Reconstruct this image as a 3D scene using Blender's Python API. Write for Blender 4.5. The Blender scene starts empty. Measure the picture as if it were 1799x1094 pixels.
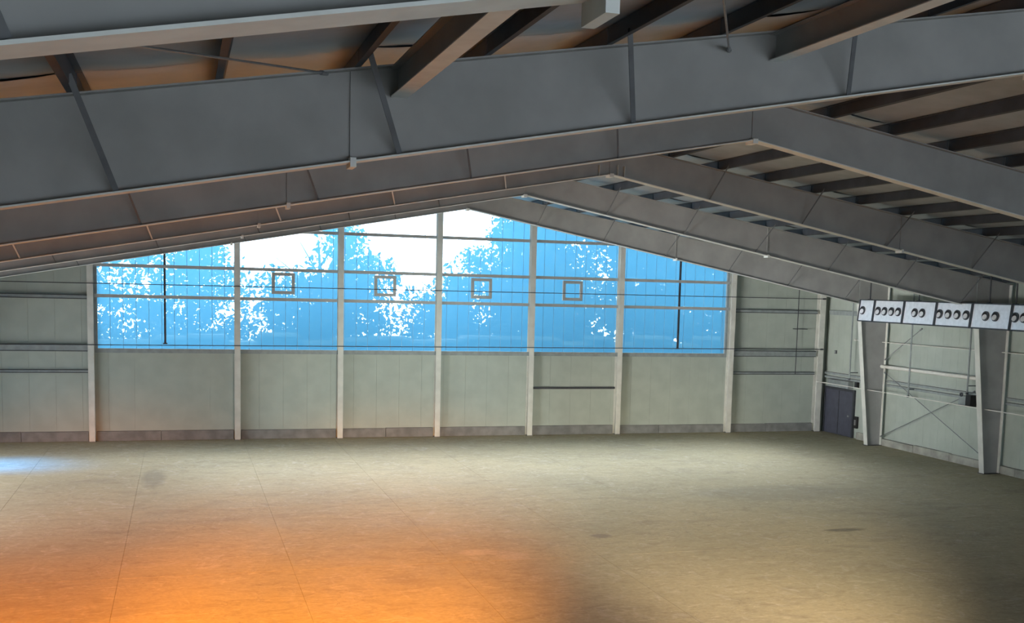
import bpy, bmesh, math, random
from mathutils import Vector, Matrix
random.seed(7)
C = bpy.context.scene.collection
S = bpy.context.scene

# ------------------------------------------------------------------ camera
def cam_axes(yaw, pitch, roll):
    cy, sy, cp, sp, cr, sr = math.cos(yaw), math.sin(yaw), math.cos(pitch), math.sin(pitch), math.cos(roll), math.sin(roll)
    f = Vector((sy*cp, cy*cp, sp)); r = Vector((cy, -sy, 0)); u = r.cross(f)
    return cr*r + sr*u, -sr*r + cr*u, f
W, H = 1799, 1094
cr_, cu_, cf_ = cam_axes(.3052, -.1093, .0263)
cam_d = bpy.data.cameras.new('camera'); cam = bpy.data.objects.new('camera', cam_d); C.objects.link(cam)
M = Matrix((cr_, cu_, -cf_)).transposed().to_4x4(); M.translation = Vector((-11.5241, -52.6393, 7.1704))
cam.matrix_world = M
cam_d.sensor_fit = 'HORIZONTAL'; cam_d.sensor_width = 36
cam_d.lens = 36*1997.11/W
cam_d.shift_x = (W/2-944.773)/W; cam_d.shift_y = (723.618-H/2)/W
cam_d.clip_end = 400
S.camera = cam

# ------------------------------------------------------------------ view, world, lights
S.view_settings.view_transform = 'Standard'; S.view_settings.look = 'None'
S.view_settings.gamma = 1; S.view_settings.use_curve_mapping = False
S.view_settings.exposure = 0.0
S.cycles.use_denoising = True
S.cycles.max_bounces = 8; S.cycles.transparent_max_bounces = 16
S.cycles.sample_clamp_indirect = 4

SUN_DIR = Vector((-.02, 1, .0)).normalized()
w = bpy.data.worlds.new('sky'); S.world = w; w.use_nodes = True
nt = w.node_tree; nt.nodes.clear()
def N(t, typ, **k):
    n = t.nodes.new(typ)
    for a, b in k.items(): setattr(n, a, b)
    return n
out = N(nt, 'ShaderNodeOutputWorld'); bg = N(nt, 'ShaderNodeBackground')
tc = N(nt, 'ShaderNodeTexCoord'); dot = N(nt, 'ShaderNodeVectorMath', operation='DOT_PRODUCT')
dot.inputs[1].default_value = Vector((.24, .96, .11)).normalized()
mr = N(nt, 'ShaderNodeMapRange'); mr.inputs['From Min'].default_value = .80; mr.inputs['From Max'].default_value = 1.0
mr.inputs['To Min'].default_value = 0; mr.inputs['To Max'].default_value = 1
pw = N(nt, 'ShaderNodeMath', operation='POWER'); pw.inputs[1].default_value = 4
ms = N(nt, 'ShaderNodeMath', operation='MULTIPLY_ADD'); ms.inputs[1].default_value = 9.0; ms.inputs[2].default_value = 4.5
nt.links.new(tc.outputs['Generated'], dot.inputs[0]); nt.links.new(dot.outputs['Value'], mr.inputs['Value'])
nt.links.new(mr.outputs[0], pw.inputs[0]); nt.links.new(pw.outputs[0], ms.inputs[0])
bg.inputs['Color'].default_value = (.86, .93, 1, 1)
nt.links.new(ms.outputs[0], bg.inputs['Strength']); nt.links.new(bg.outputs[0], out.inputs[0])

def area(name, loc, direction, sx, sy, power, col, spread=180):
    d = bpy.data.lights.new(name, 'AREA'); d.shape = 'RECTANGLE'; d.size = sx; d.size_y = sy
    d.energy = power; d.color = col; d.spread = math.radians(spread)
    o = bpy.data.objects.new(name, d); C.objects.link(o); o.location = loc
    o.rotation_euler = Vector(direction).to_track_quat('-Z', 'Y').to_euler()
    return o
def spot(name, loc, target, deg, power, col, blend=1.0, size=.5):
    d = bpy.data.lights.new(name, 'SPOT'); d.energy = power; d.color = col
    d.spot_size = math.radians(deg); d.spot_blend = blend; d.shadow_soft_size = size
    o = bpy.data.objects.new(name, d); C.objects.link(o); o.location = loc
    o.rotation_euler = (Vector(target)-Vector(loc)).to_track_quat('-Z', 'Y').to_euler()
    return o
# unseen fill lights added along the long left wall and at the near end
area('left_wall_fill', (-20.6, -12, 2.4), (1, 0, .0), 14, 4.0, 160, (.93, .97, 1), 96)
area('left_angled_fill', (-20.3, -23, 3.2), (1, .52, .06), 12, 2.4, 640, (1, .98, .95), 36)  # fill added to brighten the right wall and the far frames
area('near_end_fill', (2, -61.5, 3.2), (0, 1, .0), 24, 5.5, 220, (.08, .40, 1))  # blue fill added to tint the near frames
# sky light that comes down through the wall of translucent panels
area('panel_wall_daylight', (2, -1.2, 6.6), (0, -1, -.58), 26, 3.2, 560, (.86, .95, 1), 48)
area('panel_wall_daylight', (0, -1.7, 6.6), (0, -1, -1.15), 30, 3.0, 430, (.86, .95, 1), 66)
# unseen spots added near the camera to light the floor and far wall
spot('orange_floor_fill', (-15.3, -46.5, 7.4), (-15.2, -27.0, 0), 31, 70000, (1, .28, .006))
spot('orange_floor_fill', (-13.2, -48.5, 7.5), (-8.4, -28.4, 0), 29, 118000, (1, .33, .005))
spot('warm_floor_fill', (-.5, -50, 8.4), (-2.0, -28.5, 0), 42, 12500, (1, .54, .30))
spot('fill_spot', (-4, -50.5, 8.8), (3.8, -22.5, 0), 27, 50000, (1, .84, .58))
spot('fill_spot', (-3, -50, 8.3), (-1.5, 0, 1.6), 20, 30000, (.86, 1, .96))
spot('blue_floor_fill', (-20.3, -5.6, 3.6), (-17.9, -6.2, 0), 58, 4600, (.01, .30, 1))  # added spot that lays a blue patch on the floor

# ------------------------------------------------------------------ materials
def mat(name, col, rough=.6, metal=0., noise=.0, nscale=3., bump=0., bscale=30., col2=None, spec=.4):
    m = bpy.data.materials.new(name); m.use_nodes = True; t = m.node_tree
    b = t.nodes['Principled BSDF']; b.inputs['Roughness'].default_value = rough; b.inputs['Metallic'].default_value = metal
    b.inputs['Specular IOR Level'].default_value = spec
    b.inputs['Base Color'].default_value = (*col, 1)
    tcn = N(t, 'ShaderNodeTexCoord')
    if noise:
        nz = N(t, 'ShaderNodeTexNoise'); nz.inputs['Scale'].default_value = nscale; nz.inputs['Detail'].default_value = 6
        rp = N(t, 'ShaderNodeMixRGB'); c2 = col2 or tuple(c*(1-noise) for c in col)
        rp.inputs[1].default_value = (*col, 1); rp.inputs[2].default_value = (*c2, 1)
        cr = N(t, 'ShaderNodeMapRange'); cr.inputs['From Min'].default_value = .35; cr.inputs['From Max'].default_value = .65
        t.links.new(tcn.outputs['Object'], nz.inputs['Vector']); t.links.new(nz.outputs[0], cr.inputs[0])
        t.links.new(cr.outputs[0], rp.inputs[0]); t.links.new(rp.outputs[0], b.inputs['Base Color'])
    if bump:
        nb = N(t, 'ShaderNodeTexNoise'); nb.inputs['Scale'].default_value = bscale; nb.inputs['Detail'].default_value = 4
        bp = N(t, 'ShaderNodeBump'); bp.inputs['Strength'].default_value = bump; bp.inputs['Distance'].default_value = .02
        t.links.new(tcn.outputs['Object'], nb.inputs['Vector']); t.links.new(nb.outputs[0], bp.inputs['Height'])
        t.links.new(bp.outputs[0], b.inputs['Normal'])
    return m
m_rafter = mat('grey_painted_steel', (.35, .355, .345), .55, noise=.18, nscale=1.2)
m_flange = mat('lit_tone_flange', (.72, .76, .74), .5, noise=.12, nscale=4)  # paler than the webs: brightness of lit lower edges put into the colour
m_column = mat('off_white_painted_steel', (.66, .67, .62), .5, noise=.14, nscale=2)
m_purlin = mat('dark_primer_steel', (.055, .065, .08), .6, noise=.3, nscale=2)
m_insul = mat('vinyl_faced_insulation', (.38, .43, .47), .45, noise=.2, nscale=1.5, bump=.5, bscale=2.5)
m_liner = mat('grey_green_wall_liner', (.42, .47, .42), .55, noise=.10, nscale=1.3)
m_girt = mat('grey_green_girt', (.30, .34, .34), .5, noise=.2, nscale=4)
m_girt_dark = mat('brace_angle_steel', (.13, .14, .15), .55, noise=.2, nscale=4)
m_wrail = mat('window_rail_steel', (.42, .44, .44), .5, noise=.12, nscale=4)
m_dark = mat('dark_steel', (.05, .055, .065), .5, noise=.3, nscale=6)
m_rod = mat('galvanised_rod', (.28, .29, .30), .4, metal=.5, noise=.2, nscale=8)
m_white = mat('white_pipe_paint', (.75, .74, .68), .45, noise=.1, nscale=5)
m_curb = mat('curb_concrete', (.24, .25, .25), .8, noise=.3, nscale=2, bump=.5, bscale=14)
m_curb2 = mat('pale_curb_concrete', (.42, .42, .37), .8, noise=.4, nscale=1.6, bump=.6, bscale=10)
m_door = mat('slate_door_paint', (.075, .08, .11), .45, noise=.2, nscale=3)
m_duct = mat('silver_duct_foil', (.86, .87, .89), .35, metal=.3, noise=.12, nscale=6, bump=.7, bscale=5)
m_black = mat('black_rubber', (.02, .02, .022), .6, noise=.3, nscale=8)
m_bark = mat('bark', (.10, .07, .05), .9, noise=.4, nscale=5)
m_leaf = mat('leaf', (.03, .055, .02), .7, noise=.5, nscale=2)
m_grass = mat('outdoor_grass', (.10, .16, .06), .9, noise=.4, nscale=1)
m_roof = mat('roof_sheet', (.35, .36, .36), .5, noise=.1, nscale=2)

def floor_mat():
    m = bpy.data.materials.new('worn_concrete'); m.use_nodes = True; t = m.node_tree; L = t.links
    b = t.nodes['Principled BSDF']; b.inputs['Specular IOR Level'].default_value = .12
    g = N(t, 'ShaderNodeNewGeometry')
    def noise(scale, stretch=(1, 1, 1), detail=6, dist=0., rough=.6):
        mp = N(t, 'ShaderNodeMapping'); mp.inputs['Scale'].default_value = stretch
        nz = N(t, 'ShaderNodeTexNoise'); nz.inputs['Scale'].default_value = scale; nz.inputs['Detail'].default_value = detail
        nz.inputs['Distortion'].default_value = dist; nz.inputs['Roughness'].default_value = rough
        L.new(g.outputs['Position'], mp.inputs['Vector']); L.new(mp.outputs[0], nz.inputs['Vector']); return nz.outputs[0]
    def rng(v, a, c, lo=0., hi=1.):
        r = N(t, 'ShaderNodeMapRange'); r.inputs['From Min'].default_value = a; r.inputs['From Max'].default_value = c
        r.inputs['To Min'].default_value = lo; r.inputs['To Max'].default_value = hi; L.new(v, r.inputs[0]); return r.outputs[0]
    def mix(fac, c1, c2, typ='MIX'):
        x = N(t, 'ShaderNodeMixRGB', blend_type=typ)
        for i, c in ((1, c1), (2, c2)):
            if isinstance(c, tuple): x.inputs[i].default_value = (*c, 1)
            else: L.new(c, x.inputs[i])
        if isinstance(fac, float): x.inputs[0].default_value = fac
        else: L.new(fac, x.inputs[0])
        return x.outputs[0]
    c = mix(rng(noise(.16, detail=5), .35, .65), (.49, .43, .29), (.42, .38, .265))
    c = mix(rng(noise(.9, (.55, 1, 1), dist=1.2), .52, .70, 0, .45), c, (.30, .26, .20))
    c = mix(rng(noise(1.3, (1, .6, 1), dist=2.0), .56, .72, 0, .55), c, (.60, .56, .48))
    # thin scrape and tyre lines
    for sc, st, d, lo, hi, amt, colr in ((1.0, (.35, 1.6, 1), 2.5, .485, .5, .45, (.22, .19, .15)), (.45, (1, 1, 1), 3.5, .493, .5, .40, (.20, .18, .15)), (2.2, (.4, 1.4, 1), 2.0, .485, .5, .4, (.66, .60, .50))):
        n = noise(sc, st, 3, d)
        a = N(t, 'ShaderNodeMath', operation='SUBTRACT'); L.new(n, a.inputs[0]); a.inputs[1].default_value = .5
        ab = N(t, 'ShaderNodeMath', operation='ABSOLUTE'); L.new(a.outputs[0], ab.inputs[0])
        f = rng(ab.outputs[0], 0, .012, amt, 0)
        f2 = N(t, 'ShaderNodeMath', operation='MULTIPLY'); L.new(f, f2.inputs[0]); L.new(rng(noise(.35, detail=2), .45, .6), f2.inputs[1])
        c = mix(f2.outputs[0], c, colr)
    # single stains where the photograph has them
    for (x, y, rx, ry, colr, amt) in ((-12.5, -10.2, .45, 2.0, (.20, .19, .16), .5), (-3.9, -23.4, .55, .35, (.66, .58, .46), .6), (-3.1, -23.9, .5, .6, (.60, .53, .43), .5),
                                      (7.9, -22.7, .75, .22, (.13, .12, .10), .75), (.15, -22.1, .35, .3, (.22, .19, .17), .7), (9.5, -16.5, 3.6, 1.5, (.24, .23, .19), .4)):
        mp = N(t, 'ShaderNodeMapping', vector_type='TEXTURE'); mp.inputs['Location'].default_value = (x, y, 0); mp.inputs['Scale'].default_value = (rx, ry, 1)
        ad = N(t, 'ShaderNodeVectorMath', operation='ADD'); L.new(g.outputs['Position'], mp.inputs['Vector'])
        nz = N(t, 'ShaderNodeTexNoise'); nz.inputs['Scale'].default_value = 1.3; nz.inputs['Detail'].default_value = 4; L.new(mp.outputs[0], nz.inputs['Vector'])
        L.new(mp.outputs[0], ad.inputs[0]); L.new(nz.outputs[1], ad.inputs[1])
        ln = N(t, 'ShaderNodeVectorMath', operation='DISTANCE'); ln.inputs[1].default_value = (.5, .5, .5); L.new(ad.outputs[0], ln.inputs[0])
        c = mix(rng(ln.outputs['Value'], .6, 1.15, amt, 0), c, colr)
    c = mix(rng(noise(2.6, (.6, 1.2, 1), dist=1.5), .5, .66, 0, .38), c, (.30, .25, .17))
    c = mix(rng(noise(3.1, (.5, 1.3, 1), dist=1.8), .56, .68, 0, .45), c, (.66, .60, .46))
    c = mix(rng(noise(9, detail=3), .35, .65, 0, .3), c, (.28, .25, .18))
    L.new(c, b.inputs['Base Color'])
    L.new(rng(noise(.6), .3, .7, .82, .95), b.inputs['Roughness'])
    bp = N(t, 'ShaderNodeBump'); bp.inputs['Strength'].default_value = .25; bp.inputs['Distance'].default_value = .01
    L.new(noise(3.5, (.5, 1.3, 1), dist=.8), bp.inputs['Height']); L.new(bp.outputs[0], b.inputs['Normal'])
    return m
m_floor = floor_mat()

def pane_mat():
    m = bpy.data.materials.new('blue_translucent_sheet'); m.use_nodes = True; t = m.node_tree; t.nodes.clear(); L = t.links
    o = N(t, 'ShaderNodeOutputMaterial'); tr = N(t, 'ShaderNodeBsdfTransparent'); tl = N(t, 'ShaderNodeBsdfTranslucent')
    tr.inputs[0].default_value = (.88, .96, 1, 1)
    tl.inputs[0].default_value = (.12, .47, .80, 1)
    mx = N(t, 'ShaderNodeMixShader'); mx.inputs[0].default_value = .62
    gl = N(t, 'ShaderNodeBsdfGlossy'); gl.inputs['Roughness'].default_value = .3
    m2 = N(t, 'ShaderNodeMixShader'); m2.inputs[0].default_value = .0
    L.new(tr.outputs[0], mx.inputs[1]); L.new(tl.outputs[0], mx.inputs[2]); L.new(mx.outputs[0], m2.inputs[1]); L.new(gl.outputs[0], m2.inputs[2])
    L.new(m2.outputs[0], o.inputs[0]); return m
m_pane = pane_mat()
m_seam = mat('blue_sheet_seam', (.30, .52, .70), .5, noise=.1)

# ------------------------------------------------------------------ mesh helpers
class MB:
    def __init__(s): s.bm = bmesh.new()
    def box(s, x0, x1, y0, y1, z0, z1):
        return s.hexa([(x0, y0, z0), (x1, y0, z0), (x1, y1, z0), (x0, y1, z0), (x0, y0, z1), (x1, y0, z1), (x1, y1, z1), (x0, y1, z1)])
    def hexa(s, v):
        v = [s.bm.verts.new(p) for p in v]
        for f in ((0, 3, 2, 1), (4, 5, 6, 7), (0, 1, 5, 4), (1, 2, 6, 5), (2, 3, 7, 6), (3, 0, 4, 7)): s.bm.faces.new([v[i] for i in f])
        return s
    def prism(s, pts, a, b, axis='y'):
        """polygon in the plane normal to axis, extruded from a to b"""
        def P(p, t): return (p[0], t, p[1]) if axis == 'y' else (t, p[0], p[1]) if axis == 'x' else (p[0], p[1], t)
        A = [s.bm.verts.new(P(p, a)) for p in pts]; B = [s.bm.verts.new(P(p, b)) for p in pts]
        s.bm.faces.new(A); s.bm.faces.new(B[::-1]); n = len(pts)
        for i in range(n): s.bm.faces.new((A[i], B[i], B[(i+1) % n], A[(i+1) % n]))
        return s
    def bar(s, p, q, wdt, hgt, up=(0, 0, 1)):
        p, q = Vector(p), Vector(q); d = (q-p).normalized(); u = Vector(up)
        if abs(d.dot(u)) > .98: u = Vector((0, 1, 0))
        r = d.cross(u).normalized()*wdt/2; u = r.cross(d).normalized()*hgt/2
        return s.hexa([p-r-u, p+r-u, q+r-u, q-r-u, p-r+u, p+r+u, q+r+u, q-r+u])
    def tube(s, p, q, rad, n=10, rad2=None):
        p, q = Vector(p), Vector(q); d = (q-p).normalized(); u = Vector((0, 0, 1)) if abs(d.z) < .9 else Vector((1, 0, 0))
        r = d.cross(u).normalized(); u = r.cross(d); rad2 = rad2 or rad
        A = [s.bm.verts.new(p+(r*math.cos(a)+u*math.sin(a))*rad) for a in [2*math.pi*i/n for i in range(n)]]
        B = [s.bm.verts.new(q+(r*math.cos(a)+u*math.sin(a))*rad2) for a in [2*math.pi*i/n for i in range(n)]]
        s.bm.faces.new(A); s.bm.faces.new(B[::-1])
        for i in range(n): s.bm.faces.new((A[i], B[i], B[(i+1) % n], A[(i+1) % n]))
        return s
    def ring(s, c, nrm, r0, r1, h, n=20):
        c, d = Vector(c), Vector(nrm).normalized(); u = Vector((0, 0, 1)); r = d.cross(u).normalized(); u = r.cross(d)
        V = []
        for (rr, hh) in ((r0, 0), (r1, 0), (r1, h), (r0, h)):
            V.append([s.bm.verts.new(c+d*hh+(r*math.cos(2*math.pi*i/n)+u*math.sin(2*math.pi*i/n))*rr) for i in range(n)])
        for k in range(4):
            for i in range(n): s.bm.faces.new((V[k][i], V[k][(i+1) % n], V[(k+1) % 4][(i+1) % n], V[(k+1) % 4][i]))
        return s
    def mesh(s, name, m, bev=0):
        bmesh.ops.recalc_face_normals(s.bm, faces=s.bm.faces)
        if bev: bmesh.ops.bevel(s.bm, geom=list(s.bm.edges), offset=bev, segments=1, affect='EDGES')
        me = bpy.data.meshes.new(name); s.bm.to_mesh(me); s.bm.free(); me.materials.append(m); return me
    def build(s, name, m, parent=None, bev=0):
        return link(name, s.mesh(name, m, bev), parent)
def link(name, me, parent=None, loc=None):
    o = bpy.data.objects.new(name, me); C.objects.link(o)
    if loc is not None: o.location = loc
    if parent:
        o.parent = parent
        if parent.type == 'EMPTY' or parent.location.length: pass
    return o
def thing(name, label, cat, group=None, loc=(0, 0, 0)):
    o = bpy.data.objects.new(name, None); C.objects.link(o); o.location = loc; o.empty_display_size = .3
    return tag(o, label, cat, group)
def tag(o, label, cat, group=None):
    o['label'] = label; o['category'] = cat
    if group: o['group'] = group
    return o
def struct(o): o['kind'] = 'structure'; return o
def rebase(root, base):
    """move an empty to the thing's base, keeping its children in place"""
    b = Vector(base); root.location = b
    for ch in root.children: ch.location = Vector(ch.location) - b
def zb(x): return 10.355 - .1865*abs(x)      # underside of the rafters
def zt(x): return 11.22 - .1667*abs(x)       # top of the rafters
DY = 8.38
FY = [-5.457 - DY*(5-i) for i in range(6)]   # frame planes, 0 = nearest
XW = 20.95                                   # inner face of the long walls
YN = -62.0                                   # near end of the hall

# ------------------------------------------------------------------ floor
fl = struct(MB().box(-22.5, 22.5, YN-3, .4, -.5, -.012).build('floor', m_floor))
xs = [-21.2, -16.8, -13.0, -8.9, -4.88, -.76, 3.3, 7.0, 11.1, 15.2, 21.2]
ys = [.2, -8.0, -16.2, -24.4, -32.6, -40.8, -51, -62]
for i in range(len(xs)-1):
    for j in range(len(ys)-1):
        MB().box(xs[i]+.004, xs[i+1]-.004, ys[j+1]+.004, ys[j]-.004, -.012, 0).build('slab', m_floor, fl)

# ------------------------------------------------------------------ ceiling: insulation blankets, purlins, roof sheets
ceil_ = bpy.data.objects.new('ceiling', None); C.objects.link(ceil_); struct(ceil_)
PX = [0.25 + 1.545*k for k in range(14)]     # purlin lines from the ridge outwards
edges = [YN] + FY + [-.05]
PUR = .25
for s in (-1, 1):
    for k, px in enumerate(PX):
        z = zt(px)
        for b in range(len(edges)-1):
            y0, y1 = edges[b], edges[b+1]
            mb = MB()
            # Z-purlin: web, lower flange towards the eave, upper flange towards the ridge
            def q(x, zz): return (s*x, zz)
            def sl(x0, x1, za, zz):
                return [q(x0, za-(x0-px)*.1667), q(x1, za-(x1-px)*.1667), q(x1, zz-(x1-px)*.1667), q(x0, zz-(x0-px)*.1667)]
            mb.prism(sl(px-.006, px+.006, z+.018, z+PUR), y0+.01, y1-.01)
            mb.prism(sl(px, px+.075, z+.018, z+.028), y0+.01, y1-.01)
            mb.prism(sl(px-.075, px, z+PUR-.01, z+PUR), y0+.01, y1-.01)
            if b > 0: # lapped end over the frame
                mb.prism(sl(px-.014, px-.006, z+.020, z+PUR-.01), y0-.02 + .03, y0+.75)
            mb.build('purlin', m_purlin, ceil_)
    # sagging insulation between the purlins, one blanket for each bay and gap
    pts = [0.0] + PX + [21.0]
    for b in range(len(edges)-1):
        y0, y1 = edges[b], edges[b+1]
        for k in range(len(pts)-1):
            x0, x1 = pts[k], pts[k+1]; bm = bmesh.new(); nx, ny = 5, 9
            grid = []
            for j in range(ny):
                row = []
                for i in range(nx):
                    u, v = i/(nx-1), j/(ny-1)
                    x = x0+(x1-x0)*u; y = y0+(y1-y0)*v
                    sag = .035*math.sin(math.pi*u)*(1+.5*math.sin(v*17+k*2.1+b)) if 0 < k else .01
                    row.append(bm.verts.new((s*x, y, zt(x)+PUR+.012-sag)))
                grid.append(row)
            for j in range(ny-1):
                for i in range(nx-1):
                    bm.faces.new((grid[j][i], grid[j][i+1], grid[j+1][i+1], grid[j+1][i]))
            for f in bm.faces: f.smooth = True
            me = bpy.data.meshes.new('insulation_blanket'); bm.to_mesh(me); bm.free(); me.materials.append(m_insul)
            link('insulation_blanket', me, ceil_)
    MB().prism([(0, zt(0)+PUR+.05), (s*21.3, zt(21.3)+PUR+.05), (s*21.3, zt(21.3)+PUR+.11), (0, zt(0)+PUR+.11)], YN-.3, .5).build('roof_sheet', m_roof, ceil_)

# ------------------------------------------------------------------ steel portal frames
FL = .15
def frame(i, label):
    y = FY[i]; r = thing('portal_frame', label, 'steel frame', 'steel portal frames spanning the hall', (0, 0, 0))
    for s in (-1, 1):
        ra = MB().prism([(0, zb(0)+.02), (s*19.15, zb(19.15)+.02), (s*19.15, zt(19.15)-.005), (0, zt(0)-.005)], y-.006, y+.006).build('rafter', m_rafter, r)
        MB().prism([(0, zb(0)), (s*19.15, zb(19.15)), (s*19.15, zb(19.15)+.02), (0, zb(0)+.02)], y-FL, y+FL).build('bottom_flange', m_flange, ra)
        MB().prism([(0, zt(0)-.005), (s*20.8, zt(20.8)-.005), (s*20.8, zt(20.8)+.015), (0, zt(0)+.015)], y-FL, y+FL).build('top_flange', m_rafter, ra)
        co = MB().prism([(s*20.0, .02), (s*20.73, .02), (s*20.73, zt(20.73)-.01), (s*19.17, zt(19.17)-.01), (s*19.17, zb(19.15))], y-.006, y+.006).build('column', m_rafter, r)
        MB().prism([(s*19.98, .02), (s*20.0, .02), (s*19.17, zb(19.15)), (s*19.15, zb(19.15))], y-FL, y+FL).build('inner_flange', m_column, co)
        MB().prism([(s*20.73, .02), (s*20.75, .02), (s*20.75, zt(20.75)-.01), (s*20.73, zt(20.73)-.01)], y-FL, y+FL).build('outer_flange', m_column, co)
        MB().box(s*19.93, s*20.77, y-.18, y+.18, 0, .02).build('base_plate', m_dark, co)
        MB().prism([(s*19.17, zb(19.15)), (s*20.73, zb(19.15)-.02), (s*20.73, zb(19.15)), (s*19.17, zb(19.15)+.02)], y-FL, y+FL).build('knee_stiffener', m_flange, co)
        # bolted splice
        x = 9.6; big = i == 0
        sp = MB().box(s*(x-.022), s*(x+.022), y-(.17 if big else .035), y+(.17 if big else .035), zb(x)-.02, zt(x)-.01).build('splice_plate', m_rafter, r)
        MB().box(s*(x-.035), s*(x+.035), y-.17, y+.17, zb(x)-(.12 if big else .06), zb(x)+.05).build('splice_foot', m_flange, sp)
        # flange braces up to the purlins on both sides of the web
        for k in range(1, 7):
            x = 3.05*k
            if abs(x-9.15) < .3: x = 9.05
            px = min(PX, key=lambda a: abs(a-x))
            for d in (-1, 1):
                z0 = zb(x)+.03; z1 = zt(px)+.10; run = (z1-z0)*.62
                if i == 2 and s == 1 and d == -1: continue
                MB().bar((s*x, y+d*.11, z0), (s*px, y+d*(.11+run), z1), .065 if i < 2 else .035, .012, up=(0, d, 1)).build('flange_brace', m_flange if (i == 3 and s == -1) else m_girt_dark, r)  # pale on one frame's left, dark elsewhere: lit and unlit tones in the colour
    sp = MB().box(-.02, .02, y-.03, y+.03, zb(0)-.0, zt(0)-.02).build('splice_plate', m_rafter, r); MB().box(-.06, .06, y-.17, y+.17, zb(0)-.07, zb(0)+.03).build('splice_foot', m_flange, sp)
    for dx in ((-.35, .2, .4) if i == 3 else ()):
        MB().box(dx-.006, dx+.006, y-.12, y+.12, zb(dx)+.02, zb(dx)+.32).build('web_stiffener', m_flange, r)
    rebase(r, (0, y, 0))
labs = ['dark steel portal frame nearest the camera, its rafter cutting off the top left corner',
        'deep blue-grey steel portal frame, second nearest, its rafter sweeping across the whole picture',
        'steel portal frame with its ridge joint and right rafter just below the big dark rafter',
        'steel portal frame standing with its tapered column at the right, under the silver vent boxes',
        'steel portal frame whose tapered column stands between the crossed braces and the right-hand edge',
        'steel portal frame nearest the panel window, column beside the slate door']
labs[3] = 'steel portal frame third from the window, its right rafter leaving the picture at mid height'
labs[4] = 'steel portal frame second from the window, its tapered column nearest the right-hand edge'
for i in range(6): frame(i, labs[i])

# strut beams and roof bracing between the two nearest frames
def strut(x, label, zoff=0):
    r = thing('strut_beam', label, 'beam', 'strut beams between the two nearest frames')
    z0 = zt(x)-.36+zoff; y0, y1 = FY[0]+.02, FY[1]-.02
    MB().box(x-.006, x+.006, y0, y1, z0+.012, z0+.33).build('web', m_rafter, r)
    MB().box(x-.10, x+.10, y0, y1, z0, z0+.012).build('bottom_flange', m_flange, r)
    MB().box(x-.10, x+.10, y0, y1, z0+.33, z0+.342).build('top_flange', m_rafter, r)
    rebase(r, (x, y0, z0))
strut(-9.05, 'grey strut beam with a pale lower edge slanting up left of the splice plate')
strut(-4.1, 'darker grey strut beam slanting up behind the hanging rod at the top')
def rod(label, p, q, rad, m, cat='rod', name='brace_rod', group=None, ends=True):
    r = thing(name, label, cat, group)
    MB().tube(p, q, rad, 8).build('rod', m, r)
    if ends:
        d = (Vector(q)-Vector(p)).normalized()
        for a, sg in ((p, 1), (q, -1)):
            a = Vector(a); MB().tube(a, a+d*sg*.16, rad*2.2, 8).build('end_fitting', m, r)
    rebase(r, p)
    return r
g = 'roof brace rods between the two nearest frames'
rod('thin brace rod slanting down right to the second rafter, at the upper left', (-12.1, -42.7, 9.03), (-9.9, FY[1]-.05, 9.56), .013, m_rod, group=g)
rod('pale brace rod dropping nearly upright to the second rafter, at the top right', (-6.55, -42.4, 10.02), (-4.79, FY[1]-.05, 10.25), .014, m_rod, group=g)

# ------------------------------------------------------------------ far end wall
CW = [-20.4, -15.24, -9.14, -4.57, 0, 4.57, 9.14, 15.24, 20.4]
wb = struct(MB().box(-21.1, 21.1, .12, .2, .0, 4.0).build('wall_back', m_liner))
MB().prism([(-21.1, 4.0), (-15.1, 4.0), (-15.1, zt(15.1)+PUR), (-21.1, zt(21.1)+PUR)], .12, .2).build('upper_wall', m_liner, wb)
MB().prism([(21.1, 4.0), (15.1, 4.0), (15.1, zt(15.1)+PUR), (21.1, zt(21.1)+PUR)], .12, .2).build('upper_wall', m_liner, wb)
# liner panels, each a sheet with a seam
xw = -20.95; PW = .5325; n = 0
while xw < 20.94:
    x1 = min(xw+PW*2, 20.95); low = not (x1 <= -15.0 or xw >= 15.0)
    if not low: ztop0, ztop1 = zt(xw)+.1, zt(x1)+.1
    else: ztop0 = ztop1 = 3.9
    # keep the panel clear of the glazing
    for a, b_ in (((xw, x1),) if not (xw < -15.0 < x1 or xw < 15.0 < x1) else (((xw, -15.0), (-15.0, x1)) if xw < 0 else ((xw, 15.0), (15.0, x1)))):
        out_ = (a+b_)/2 < -15.0 or (a+b_)/2 > 15.0
        za, zc = (zt(a)+.1, zt(b_)+.1) if out_ else (3.9, 3.9)
        mb = MB(); mb.prism([(a+.003, .36), (b_-.003, .36), (b_-.003, zc), (a+.003, za)], .09, .125)
        mid = (a+b_)/2
        mb.prism([(mid-.02, .36), (mid+.02, .36), (mid+.02, zt(mid) if out_ else 3.9), (mid-.02, zt(mid) if out_ else 3.9)], .087, .0905)
        mb.build('wall_panel', m_liner, wb)
    xw = x1
bb = bpy.data.objects.new('baseboard_back', None); C.objects.link(bb); struct(bb)
for i in range(len(CW)-1):
    a, b_ = CW[i]+.16, CW[i+1]-.16
    cuts = [a, (a+b_)/2 + random.uniform(-.8, .8), b_] if i in (0, 1, 3, 6, 7) else [a, b_]
    for j in range(len(cuts)-1):
        MB().box(cuts[j]+.008, cuts[j+1]-.008, -.06+random.uniform(-.01, .01), .12, 0, .42+random.uniform(-.015, .02)).build('curb_block', m_curb, bb, bev=.008)

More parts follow.
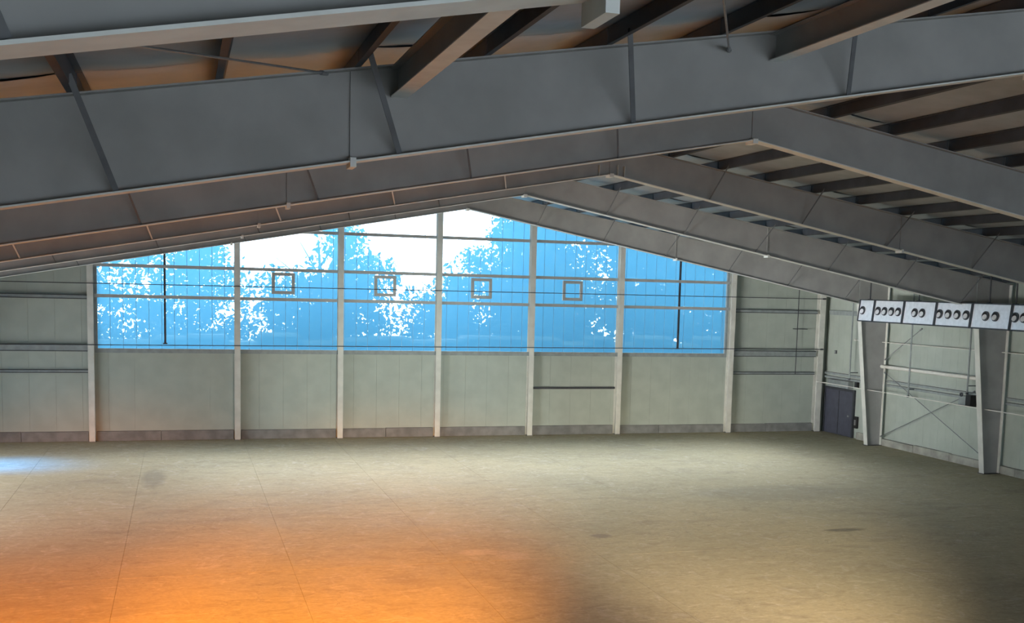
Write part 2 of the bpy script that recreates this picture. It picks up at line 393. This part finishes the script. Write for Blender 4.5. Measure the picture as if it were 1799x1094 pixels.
# the big translucent window
win = bpy.data.objects.new('window_1', None); C.objects.link(win); struct(win)
x = -15.0
while x < 14.99:
    x1 = min(x+PW, 15.0)
    mb = MB(); prof = [(x+.004, .085), (x+.014, .10), (x1-.014, .10), (x1-.004, .085)]
    lo = [mb.bm.verts.new((px, py, 4.05)) for px, py in prof]; hi = [mb.bm.verts.new((px, py, zt(px)+PUR)) for px, py in prof]
    for q in range(3): mb.bm.faces.new((lo[q], lo[q+1], hi[q+1], hi[q]))
    mb.build('pane', m_pane, win)
    MB().box(x1-.006, x1+.006, .080, .092, 4.05, zt(x1)+PUR).build('seam', m_seam, win)
    x = x1
MB().box(-15.1, 15.1, -.02, .2, 3.86, 4.05).build('window_sill', m_girt, win)
for s in (-1, 1):
    MB().box(s*15.1, s*14.98, -.02, .2, 4.05, zt(15.1)+.1).build('window_jamb', m_girt, win)
for i in range(1, 7):
    a, b_ = CW[i]+.13, CW[i+1]-.13
    for z in (6.32, 7.64, 9.36):
        xa, xb = a, b_
        if z > 9: 
            lim = 10.6
            xa, xb = max(a, -lim), min(b_, lim)
            if xb-xa < .3: continue
        mb = MB(); mb.box(xa, xb, -.14, -.128, z-.07, z+.07); mb.box(xa, xb, -.13, .08, z+.058, z+.07); mb.box(xa, xb, -.13, .0, z-.07, z-.058)
        mb.build('rail', m_wrail, win)
names = {0: 'far left-hand', 1: 'leftmost'}
cl = ['grey steel corner column hidden off the left edge of the end wall',
      'pale steel wall column at the left edge of the panel window',
      'pale steel wall column second from the left across the panel window',
      'pale steel wall column between the first and second small square frames',
      'tall pale steel wall column in the middle under the bright peak of the window',
      'pale steel wall column between the third and fourth small square frames',
      'pale steel wall column at the right end of the low dark rail',
      'pale steel wall column at the right edge of the panel window',
      'pale steel corner column beside the slate-coloured door']
for i, cx in enumerate(CW):
    if i == 0: continue
    wd = .16 if i == 8 else .125
    r = thing('wall_column', cl[i], 'column', 'steel columns along the far end wall')
    top = zt(cx)+.0
    MB().box(cx-wd, cx+wd, -.315, -.295, .02, top-.02).build('front_flange', m_column, r)
    MB().box(cx-.006, cx+.006, -.295, .03, .02, top-.02).build('web', m_column, r)
    MB().box(cx-wd, cx+wd, .03, .05, .02, top-.02).build('back_flange', m_column, r)
    MB().box(cx-wd-.03, cx+wd+.03, -.36, -.07, 0, .02).build('base_plate', m_curb, r)
    rebase(r, (cx, -.15, 0))
# hanging dark posts in front of the window
for cx, lb in ((-12.2, 'thin dark post hanging on the left side of the panel window'), (12.33, 'thin dark post hanging on the right side of the panel window')):
    r = thing('hanging_post', lb, 'post', 'thin posts hanging before the window')
    MB().box(cx-.045, cx+.045, -.10, -.02, 4.30, zt(cx)-.02).build('shaft', m_dark, r)
    MB().box(cx-.09, cx+.09, -.12, 0, 4.26, 4.31).build('foot_plate', m_dark, r)
    rebase(r, (cx, -.06, 4.26))
# the four square frames
for cx, lb in ((-7.12, 'small square metal frame in the second pane bay, leftmost of the four'), (-2.5, 'small square metal frame just left of the middle column'),
               (2.1, 'small square metal frame just right of the middle column'), (6.68, 'small square metal frame above the low dark rail, rightmost of the four')):
    r = thing('square_frame', lb, 'frame', 'square frames on the window'); z0, z1 = 6.56, 7.52; t_ = .14; h = .51
    for (a, b_, c_, d_) in ((cx-h, cx+h, z1-t_, z1), (cx-h, cx+h, z0, z0+t_), (cx-h, cx-h+t_, z0+t_, z1-t_), (cx+h-t_, cx+h, z0+t_, z1-t_)):
        MB().box(a, b_, -.03, .08, c_, d_).build('frame_bar', m_wrail, r, bev=.006)
    rebase(r, (cx, .02, z0))
# side bay girts on the end wall
for s, nm in ((-1, 'left'), (1, 'right')):
    a, b_ = sorted((s*15.38, s*20.2))
    for z, h, d, lb in ((6.25, .18, .12, 'top girt'), (4.07, .30, .16, 'broad middle girt'), (3.06, .14, .12, 'lowest girt')):
        r = thing('girt', 'horizontal grey %s on the blank end wall %s of the window' % (lb, nm), 'girt', 'girts on the blank ends of the far wall')
        mb = MB(); mb.box(a, b_, -d, -d+.01, z-h/2, z+h/2); mb.box(a, b_, -d+.01, .083, z+h/2-.012, z+h/2); mb.box(a, b_, -d+.01, .083, z-h/2, z-h/2+.012)
        mb.build('channel', m_girt, r)
        MB().box(a, b_, -d-.03, -d, z+h/2-.03, z+h/2).build('lip', m_dark, r)
        MB().box(a, b_, -d-.03, -d, z-h/2, z-h/2+.03).build('lip', m_dark, r)
        rebase(r, ((a+b_)/2, 0, z-h/2))
r = thing('girt', 'low dark rail between two columns below the right half of the window', 'rail')
MB().box(4.72, 8.99, -.16, -.14, 2.26, 2.36).build('channel', m_dark, r); MB().box(4.72, 8.99, -.14, .082, 2.34, 2.36).build('lip', m_girt, r)
rebase(r, (6.85, 0, 2.26))
# tie cables across the end wall, in front of the columns
for z, z2, lb in ((6.83, 6.95, 'thin upper cable strung across the far wall and window'), (4.20, 4.33, 'thin lower cable strung across the far wall just above the sill')):
    rod(lb, (-20.7, -.36, z), (20.5, -.36, z2), .018, m_dark, 'cable', 'tie_cable', 'cables across the far wall')
r = thing('conduit', 'thin vertical conduit on the end wall left of the corner column', 'conduit')
MB().tube((19.0, -.225, 3.0), (19.0, -.225, 7.6), .02, 8).build('pipe', m_dark, r)
MB().box(18.9, 19.6, -.22, .08, 5.35, 5.38).build('bracket', m_dark, r)
rebase(r, (19.0, -.22, 3.0))

# ------------------------------------------------------------------ right wall
wr = struct(MB().box(XW+.02, XW+.12, YN, .2, 0, zt(21)+PUR).build('wall_right', m_liner))
y = .0; k = 0
while y > -34:
    y1 = y-1.065
    if True:
        zz0 = 2.42 if (-2.95 < y1 and y <= 0.01) else .34
        mb = MB(); mb.box(XW-.015, XW+.02, y1+.003, y-.003, zz0, 7.6); mb.box(XW-.018, XW-.014, (y+y1)/2-.02, (y+y1)/2+.02, zz0, 7.6)
        mb.build('wall_panel', m_liner, wr)
    y = y1
br = bpy.data.objects.new('baseboard_right', None); C.objects.link(br); struct(br)
yc = -3.35
while yc > -34:
    y1 = yc-random.choice((1.6, 2.1, 2.6))
    MB().box(XW-.16+random.uniform(-.02, .01), XW+.02, y1+.008, yc-.008, 0, .34+random.uniform(-.03, .03)).build('curb_block', m_curb2, br, bev=.012)
    yc = y1
# door
dr = bpy.data.objects.new('door_1', None); C.objects.link(dr); struct(dr)
lf = MB().box(XW-.10, XW-.05, -2.82, -.28, .01, 2.30).build('door_leaf', m_door, dr, bev=.006)
MB().box(XW-.115, XW-.10, -1.57, -1.53, .05, 2.28).build('leaf_seam', m_dark, lf)
MB().box(XW-.15, XW-.10, -2.6, -2.45, 1.02, 1.1).build('door_handle', m_rod, lf)
for (a, b_, c_, d_) in ((-2.95, -2.82, 0, 2.42), (-.28, -.16, 0, 2.42), (-2.82, -.28, 2.30, 2.42)):
    MB().box(XW-.13, XW-.02, a, b_, c_, d_).build('door_frame', m_dark, dr)
r = thing('header_box', 'grey sheet-metal header box above the slate door', 'box')
MB().box(XW-.34, XW-.025, -2.7, -.75, 2.47, 2.82).build('body', m_girt, r, bev=.01)
MB().box(XW-.36, XW-.025, -2.75, -.7, 2.82, 2.845).build('lid', m_rod, r)
rebase(r, (XW-.18, -1.7, 2.47))
r = thing('wall_fixture', 'black fixture with a pale gauge on the wall right of the slate door', 'fixture')
MB().box(XW-.14, XW-.015, -3.32, -3.02, .52, 1.12).build('body', m_black, r, bev=.02)
MB().box(XW-.16, XW-.14, -3.24, -3.12, .68, .95).build('gauge', m_rod, r)
rebase(r, (XW-.08, -3.17, .52))
r = thing('junction_box', 'small dark junction box high on the wall above the slate door', 'box')
MB().box(XW-.09, XW-.015, -1.0, -.86, 4.15, 4.32).build('body', m_dark, r); MB().box(XW-.10, XW-.09, -.98, -.88, 4.17, 4.30).build('cover', m_girt, r)
rebase(r, (XW-.05, -.93, 4.15))
r = thing('breaker_box', 'small black switch box beside the header box over the slate door', 'box')
MB().box(XW-.16, XW-.015, -3.2, -2.98, 2.55, 2.95).build('body', m_black, r); MB().box(XW-.17, XW-.16, -3.15, -3.03, 2.6, 2.9).build('cover', m_dark, r)
rebase(r, (XW-.08, -3.1, 2.55))
# girts on the right wall, bay by bay
bays = [(0.0, FY[5]), (FY[5], FY[4]), (FY[4], FY[3]), (FY[3], FY[2])]
bn = ['behind the header box', 'under the white pipe between the two tapered columns', 'right of the nearest tapered column', None]
for (a, b_), nm in zip(bays, bn):
    if nm is None: continue
    for z, m_, zz in ((3.12, m_girt, 'upper'), (2.92, m_girt, 'lower')):
        r = thing('girt', '%s of two grey-green girts %s' % (zz, nm), 'girt', 'girts on the right wall')
        MB().box(XW-.20, XW-.19, b_+.2, a-.2, z-.05, z+.05).build('channel', m_, r)
        MB().box(XW-.19, XW-.022, b_+.2, a-.2, z+.038, z+.05).build('lip', m_dark, r)
        rebase(r, (XW-.1, (a+b_)/2, z-.05))
for a, b_, lb in ((-.35, FY[5]+.2, 'grey girt high on the right wall in the corner bay'),):
    r = thing('girt', lb, 'girt', 'girts on the right wall')
    MB().box(XW-.20, XW-.19, b_, a, 6.15, 6.38).build('channel', m_girt, r); MB().box(XW-.19, XW-.022, b_, a, 6.36, 6.38).build('lip', m_dark, r)
    rebase(r, (XW-.1, (a+b_)/2, 6.15))
r = thing('strut_pipe', 'thick white pipe strut between the two tapered columns', 'pipe')
MB().tube((20.62, FY[5]+.3, 3.82), (20.62, FY[4]+.16, 3.82), .085, 14).build('pipe', m_white, r)
MB().tube((20.62, FY[5]+.3, 3.82), (20.62, FY[5]+.24, 3.82), .12, 14).build('end_cap', m_dark, r)
rebase(r, (20.62, FY[5], 3.73))
# crossed brace rods in the bay between the columns
rod('brace rod falling from the white pipe to the foot of the nearest tapered column', (20.68, FY[5]-.18, 3.55), (20.68, FY[4]+.25, .30), .018, m_rod, group='crossed brace rods on the right wall')
rod('brace rod rising to the right from the foot of the far tapered column', (20.66, FY[5]-.18, .45), (20.66, FY[4]+1.6, 3.25), .018, m_rod, group='crossed brace rods on the right wall')
rod('short brace rod rising right towards the silver vent boxes', (20.66, FY[5]-.18, 4.15), (20.66, FY[5]-2.9, 5.75), .018, m_rod, group='crossed brace rods on the right wall')
rod('upper thin cable running along the right wall past both tapered columns', (20.58, -3.1, 4.97), (20.58, FY[3], 5.05), .02, m_white, 'cable', 'wall_cable', 'cables along the right wall')
rod('lower thin cable running along the right wall past both tapered columns', (19.9, -.9, 2.70), (19.9, FY[3], 2.66), .02, m_white, 'cable', 'wall_cable', 'cables along the right wall')
for yy, z0, lb in ((-7.9, 2.62, 'dark vertical pipe dropping from the vent boxes, middle of the braced bay'), (-12.0, 3.15, 'dark vertical pipe dropping to the bracket box beside the nearest column'), (-3.0, 3.0, 'dark vertical pipe above the black fixture by the slate door')):
    r = thing('drop_pipe', lb, 'pipe', 'vertical pipes on the right wall')
    for zz in (z0+.3, 6.9): MB().box(20.46, XW-.02, yy-.02, yy+.02, zz, zz+.04).build('bracket', m_dark, r)
    MB().tube((20.46, yy, z0), (20.46, yy, 7.7), .04, 10).build('pipe', m_girt, r); MB().tube((20.46, yy, z0-.05), (20.46, yy, z0+.04), .06, 10).build('end_fitting', m_dark, r)
    rebase(r, (20.46, yy, z0-.05))
r = thing('bracket_box', 'pale bracket box with a black clamp left of the nearest tapered column', 'box')
MB().box(20.2, 20.55, -12.3, -11.8, 2.6, 3.05).build('body', m_girt, r, bev=.01)
MB().box(20.15, 20.5, -12.62, -12.3, 2.62, 3.12).build('clamp', m_black, r, bev=.02)
MB().ring((20.2, -12.0, 3.1), (-1, 0, 0), .04, .09, .05, 14).build('ring', m_dark, r)
rebase(r, (20.4, -12.1, 2.6))

# ------------------------------------------------------------------ silver vent boxes with round outlets
DX = 18.28; Z0, Z1 = 6.05, 6.97; TL = .10
def duct(y0, y1, holes, label):
    r = thing('vent_box', label, 'vent box', 'silver vent boxes hanging in a row at the right wall')
    y0 -= .035; y1 += .035
    MB().hexa([(DX, y1, Z0), (DX+.72, y1, Z0), (DX+.72, y0, Z0), (DX, y0, Z0), (DX+TL, y1, Z1), (DX+.72, y1, Z1), (DX+.72, y0, Z1), (DX+TL, y0, Z1)]).build('body', m_duct, r, bev=.012)
    for yy in (y0, y1):
        MB().bar((DX-.012, yy, Z0-.02), (DX+TL-.012, yy, Z1+.02), .05, .05).build('edge_trim', m_dark, r)
    MB().box(DX-.03, DX+.76, y1, y0, Z0-.05, Z0).build('bottom_rail', m_dark, r)
    MB().box(DX+TL-.03, DX+.76, y1, y0, Z1, Z1+.04).build('top_rail', m_dark, r)
    nrm = Vector((-1, 0, TL/(Z1-Z0))).normalized(); zc = 6.51; xc = DX + TL*(zc-Z0)/(Z1-Z0)
    for hy in holes:
        c = Vector((xc, hy, zc))
        o = MB().ring(c-nrm*.01, nrm, .155, .19, .06, 20).build('outlet', m_dark, r)
        MB().tube(c-nrm*.005, c+nrm*.006, .158, 20).build('hole_shade_disc', m_black, o)  # black disc stands in for the shade inside the outlet
        a = random.uniform(-.9, -.2)
        MB().tube(c+Vector((-.02, .05, -.04)), c+Vector((-.02, .05, -.04))+Vector((-.02, a*.006, .006)), .11, 16).build('damper', m_duct, o)
    rebase(r, (DX+.45, (y0+y1)/2, Z0))
duct(-6.78, -7.98, [-7.10], 'silver vent box with one visible round outlet, at the far left end of the row')
duct(-7.98, -10.19, [-8.32, -8.82, -9.33, -9.83], 'silver-blue vent box with four round outlets, second from the far end')
duct(-10.19, -12.41, [-11.01, -11.52], 'silver vent box with two round outlets, left of the nearest tapered column')
duct(-12.41, -14.66, [-12.68, -13.24, -13.80, -14.36], 'silver vent box with four round outlets meeting the nearest tapered column')
duct(-14.66, -16.93, [-15.51, -16.07], 'silver vent box with two round outlets right of the nearest tapered column')
duct(-16.93, -19.2, [-17.17, -17.64, -18.3, -18.9], 'silver vent box cut off by the right-hand edge of the picture')
for yy, lb in ((-6.95, 'leftmost dark hanger rod above the vent boxes'), (-10.6, 'dark hanger rod above the third vent box'), (-15.1, 'dark hanger rod above the fifth vent box'), (-16.6, 'dark hanger rod above the joint to the last vent box')):
    r = thing('hanger_rod', lb, 'rod', 'rods carrying the vent boxes')
    hx = 18.79
    MB().tube((hx, yy, Z1+.06), (hx, yy, zt(hx)+.05), .03, 8).build('rod', m_dark, r); MB().box(hx-.1, hx+.1, yy-.05, yy+.05, Z1+.04, Z1+.06).build('foot_plate', m_dark, r)
    rebase(r, (hx, yy, Z1+.04))

# ------------------------------------------------------------------ left wall and near end (outside the picture)
wl = struct(MB().box(-XW-.12, -XW, -3.5, .2, 0, zt(21)+PUR).build('wall_left', m_liner))
MB().box(-XW-.12, -XW, YN, -20.5, 0, zt(21)+PUR).build('wall_panel', m_liner, wl)
MB().box(-XW-.12, -XW, -20.5, -3.5, 5.0, zt(21)+PUR).build('wall_panel', m_liner, wl)
wf = struct(MB().box(-21.1, -11, YN-.1, YN, 0, 7.5).build('wall_front', m_liner))
MB().box(14.5, 21.1, YN-.1, YN, 0, 7.5).build('wall_panel', m_liner, wf)
MB().prism([(-21.1, 6.3), (21.1, 6.3), (21.1, zt(21.1)+PUR), (0, zt(0)+PUR), (-21.1, zt(21.1)+PUR)], YN-.1, YN-.001).build('gable_panel', m_liner, wf)

# ------------------------------------------------------------------ outside: ground and trees beyond the window
gr = struct(MB().box(-90, 90, .6, 90, -.7, -.3).build('ground', m_grass))
def tree(x, y, h, crowns, n, label, trunk_r=.22, size=.20):
    r = thing('tree', label, 'tree', 'trees beyond the window')
    mb = MB(); mb.tube((x, y, -.35), (x+.2, y, h*.55), trunk_r, 10, trunk_r*.6); mb.tube((x+.2, y, h*.55), (x, y+.1, h*.85), trunk_r*.6, 8, trunk_r*.2)
    for a in range(6):
        an = a*1.05; z = h*(.38+.07*a); mb.tube((x+.15, y, z), (x+math.cos(an)*h*.2, y+math.sin(an)*h*.15, z+h*.17), trunk_r*.3, 6, trunk_r*.08)
    mb.build('trunk', m_bark, r)
    V, F = [], []
    tot = sum(c[3]*c[5]*c[4] for c in crowns)
    for (cx, cy, cz, rx, ry, rz) in crowns:
        cnt = int(n*rx*rz*ry/tot)
        subs = [(cx+random.gauss(0, .5)*rx, cy+random.gauss(0, .5)*ry, cz+random.gauss(0, .5)*rz) for _ in range(max(6, cnt//45))]
        for _ in range(cnt):
            q = random.choice(subs); s_ = .42
            p = Vector((random.gauss(q[0], s_), random.gauss(q[1], s_), random.gauss(q[2], s_*.8)))
            if ((p.x-cx)/rx)**2+((p.y-cy)/ry)**2+((p.z-cz)/rz)**2 > 1.1: continue
            u = Vector((random.gauss(0, 1), random.gauss(0, 1), random.gauss(0, 1))).normalized()
            v = u.cross(Vector((random.gauss(0, 1), random.gauss(0, 1), random.gauss(0, 1)))).normalized(); l = size*random.uniform(.6, 1.3)
            b0 = len(V); V += [p-u*l, p+v*l*.45, p+u*l, p-v*l*.45]; F.append((b0, b0+1, b0+2, b0+3))
    me = bpy.data.meshes.new('foliage'); me.from_pydata(V, [], F); me.materials.append(m_leaf)
    o = link('foliage', me, r); o['kind'] = 'stuff'
    rebase(r, (x, y, -.35))
TREES = [
 (-16.5, 9, 9.5, [(-16.5, 9, 6.0, 3.2, 2.2, 3.4), (-14.0, 9.4, 8.6, 2.0, 1.6, 1.6), (-15.0, 9, 3.9, 4.6, 1.8, 1.3)], 8000, 'loose leafy tree seen through the left end of the window'),
 (-11.2, 8, 10.5, [(-11.2, 8, 5.8, 3.6, 2.4, 3.0), (-10.8, 8.4, 9.0, 2.8, 1.8, 1.8), (-10.0, 8.2, 3.9, 4.0, 1.6, 1.4)], 9000, 'broken-crowned tree behind the second bay of the window'),
 (-4.6, 8.5, 11.0, [(-4.6, 8.5, 5.6, 4.0, 2.4, 2.9), (-3.4, 8.8, 9.0, 1.5, 1.6, 1.5), (-2.4, 8.8, 7.6, 2.6, 1.6, 1.2)], 11000, 'round-headed tree just left of the bright peak'),
 (2.6, 8.5, 9.5, [(2.6, 8.5, 4.9, 3.6, 2.2, 2.6), (4.6, 8.8, 7.6, 2.3, 1.6, 1.8)], 11000, 'low tree below the bright peak'),
 (8.2, 9, 12.5, [(8.2, 9, 6.2, 3.6, 2.6, 3.6), (7.6, 9, 10.2, 2.8, 2.0, 2.4)], 24000, 'dense tall tree right of the bright peak'),
 (14.6, 9, 13.0, [(14.6, 9, 6.0, 4.2, 2.6, 3.6), (14.2, 9, 10.2, 4.2, 2.4, 3.2)], 30000, 'dense tall tree filling the window between the fourth square frame and the right post'),
 (20.6, 9.5, 12.0, [(20.6, 9.5, 5.8, 4.0, 2.4, 3.8), (20.2, 9.5, 9.2, 3.8, 2.4, 3.0)], 20000, 'dense tree at the right end of the window'),
]
for k, (x, y, h, crowns, n, lb) in enumerate(TREES):
    if k % 2:   # every other tree stands in a second row
        f = 1.09
        x = -11.5+(x+11.5)*f; y += 5.6; h *= 1.03
        crowns = [(-11.5+(c[0]+11.5)*f, c[1]+5.6, 7.2+(c[2]-7.2)*f, c[3]*f, c[4], c[5]*f) for c in crowns]
    tree(x, y, h, crowns, n, lb)
r = thing('hedge', 'long clipped hedge along the foot of the trees outside', 'hedge')
mb = MB()
hx = -24
while hx < 27:
    w_ = random.uniform(1.2, 2.0); mb.box(hx, hx+w_+.1, 3.4+random.uniform(-.2, .2), 4.8+random.uniform(-.2, .2), -.35, 4.5+random.uniform(-.35, .45)); hx += w_
mb.build('foliage', m_leaf, r, bev=.15)['kind'] = 'stuff'
rebase(r, (0, 4.1, -.35))
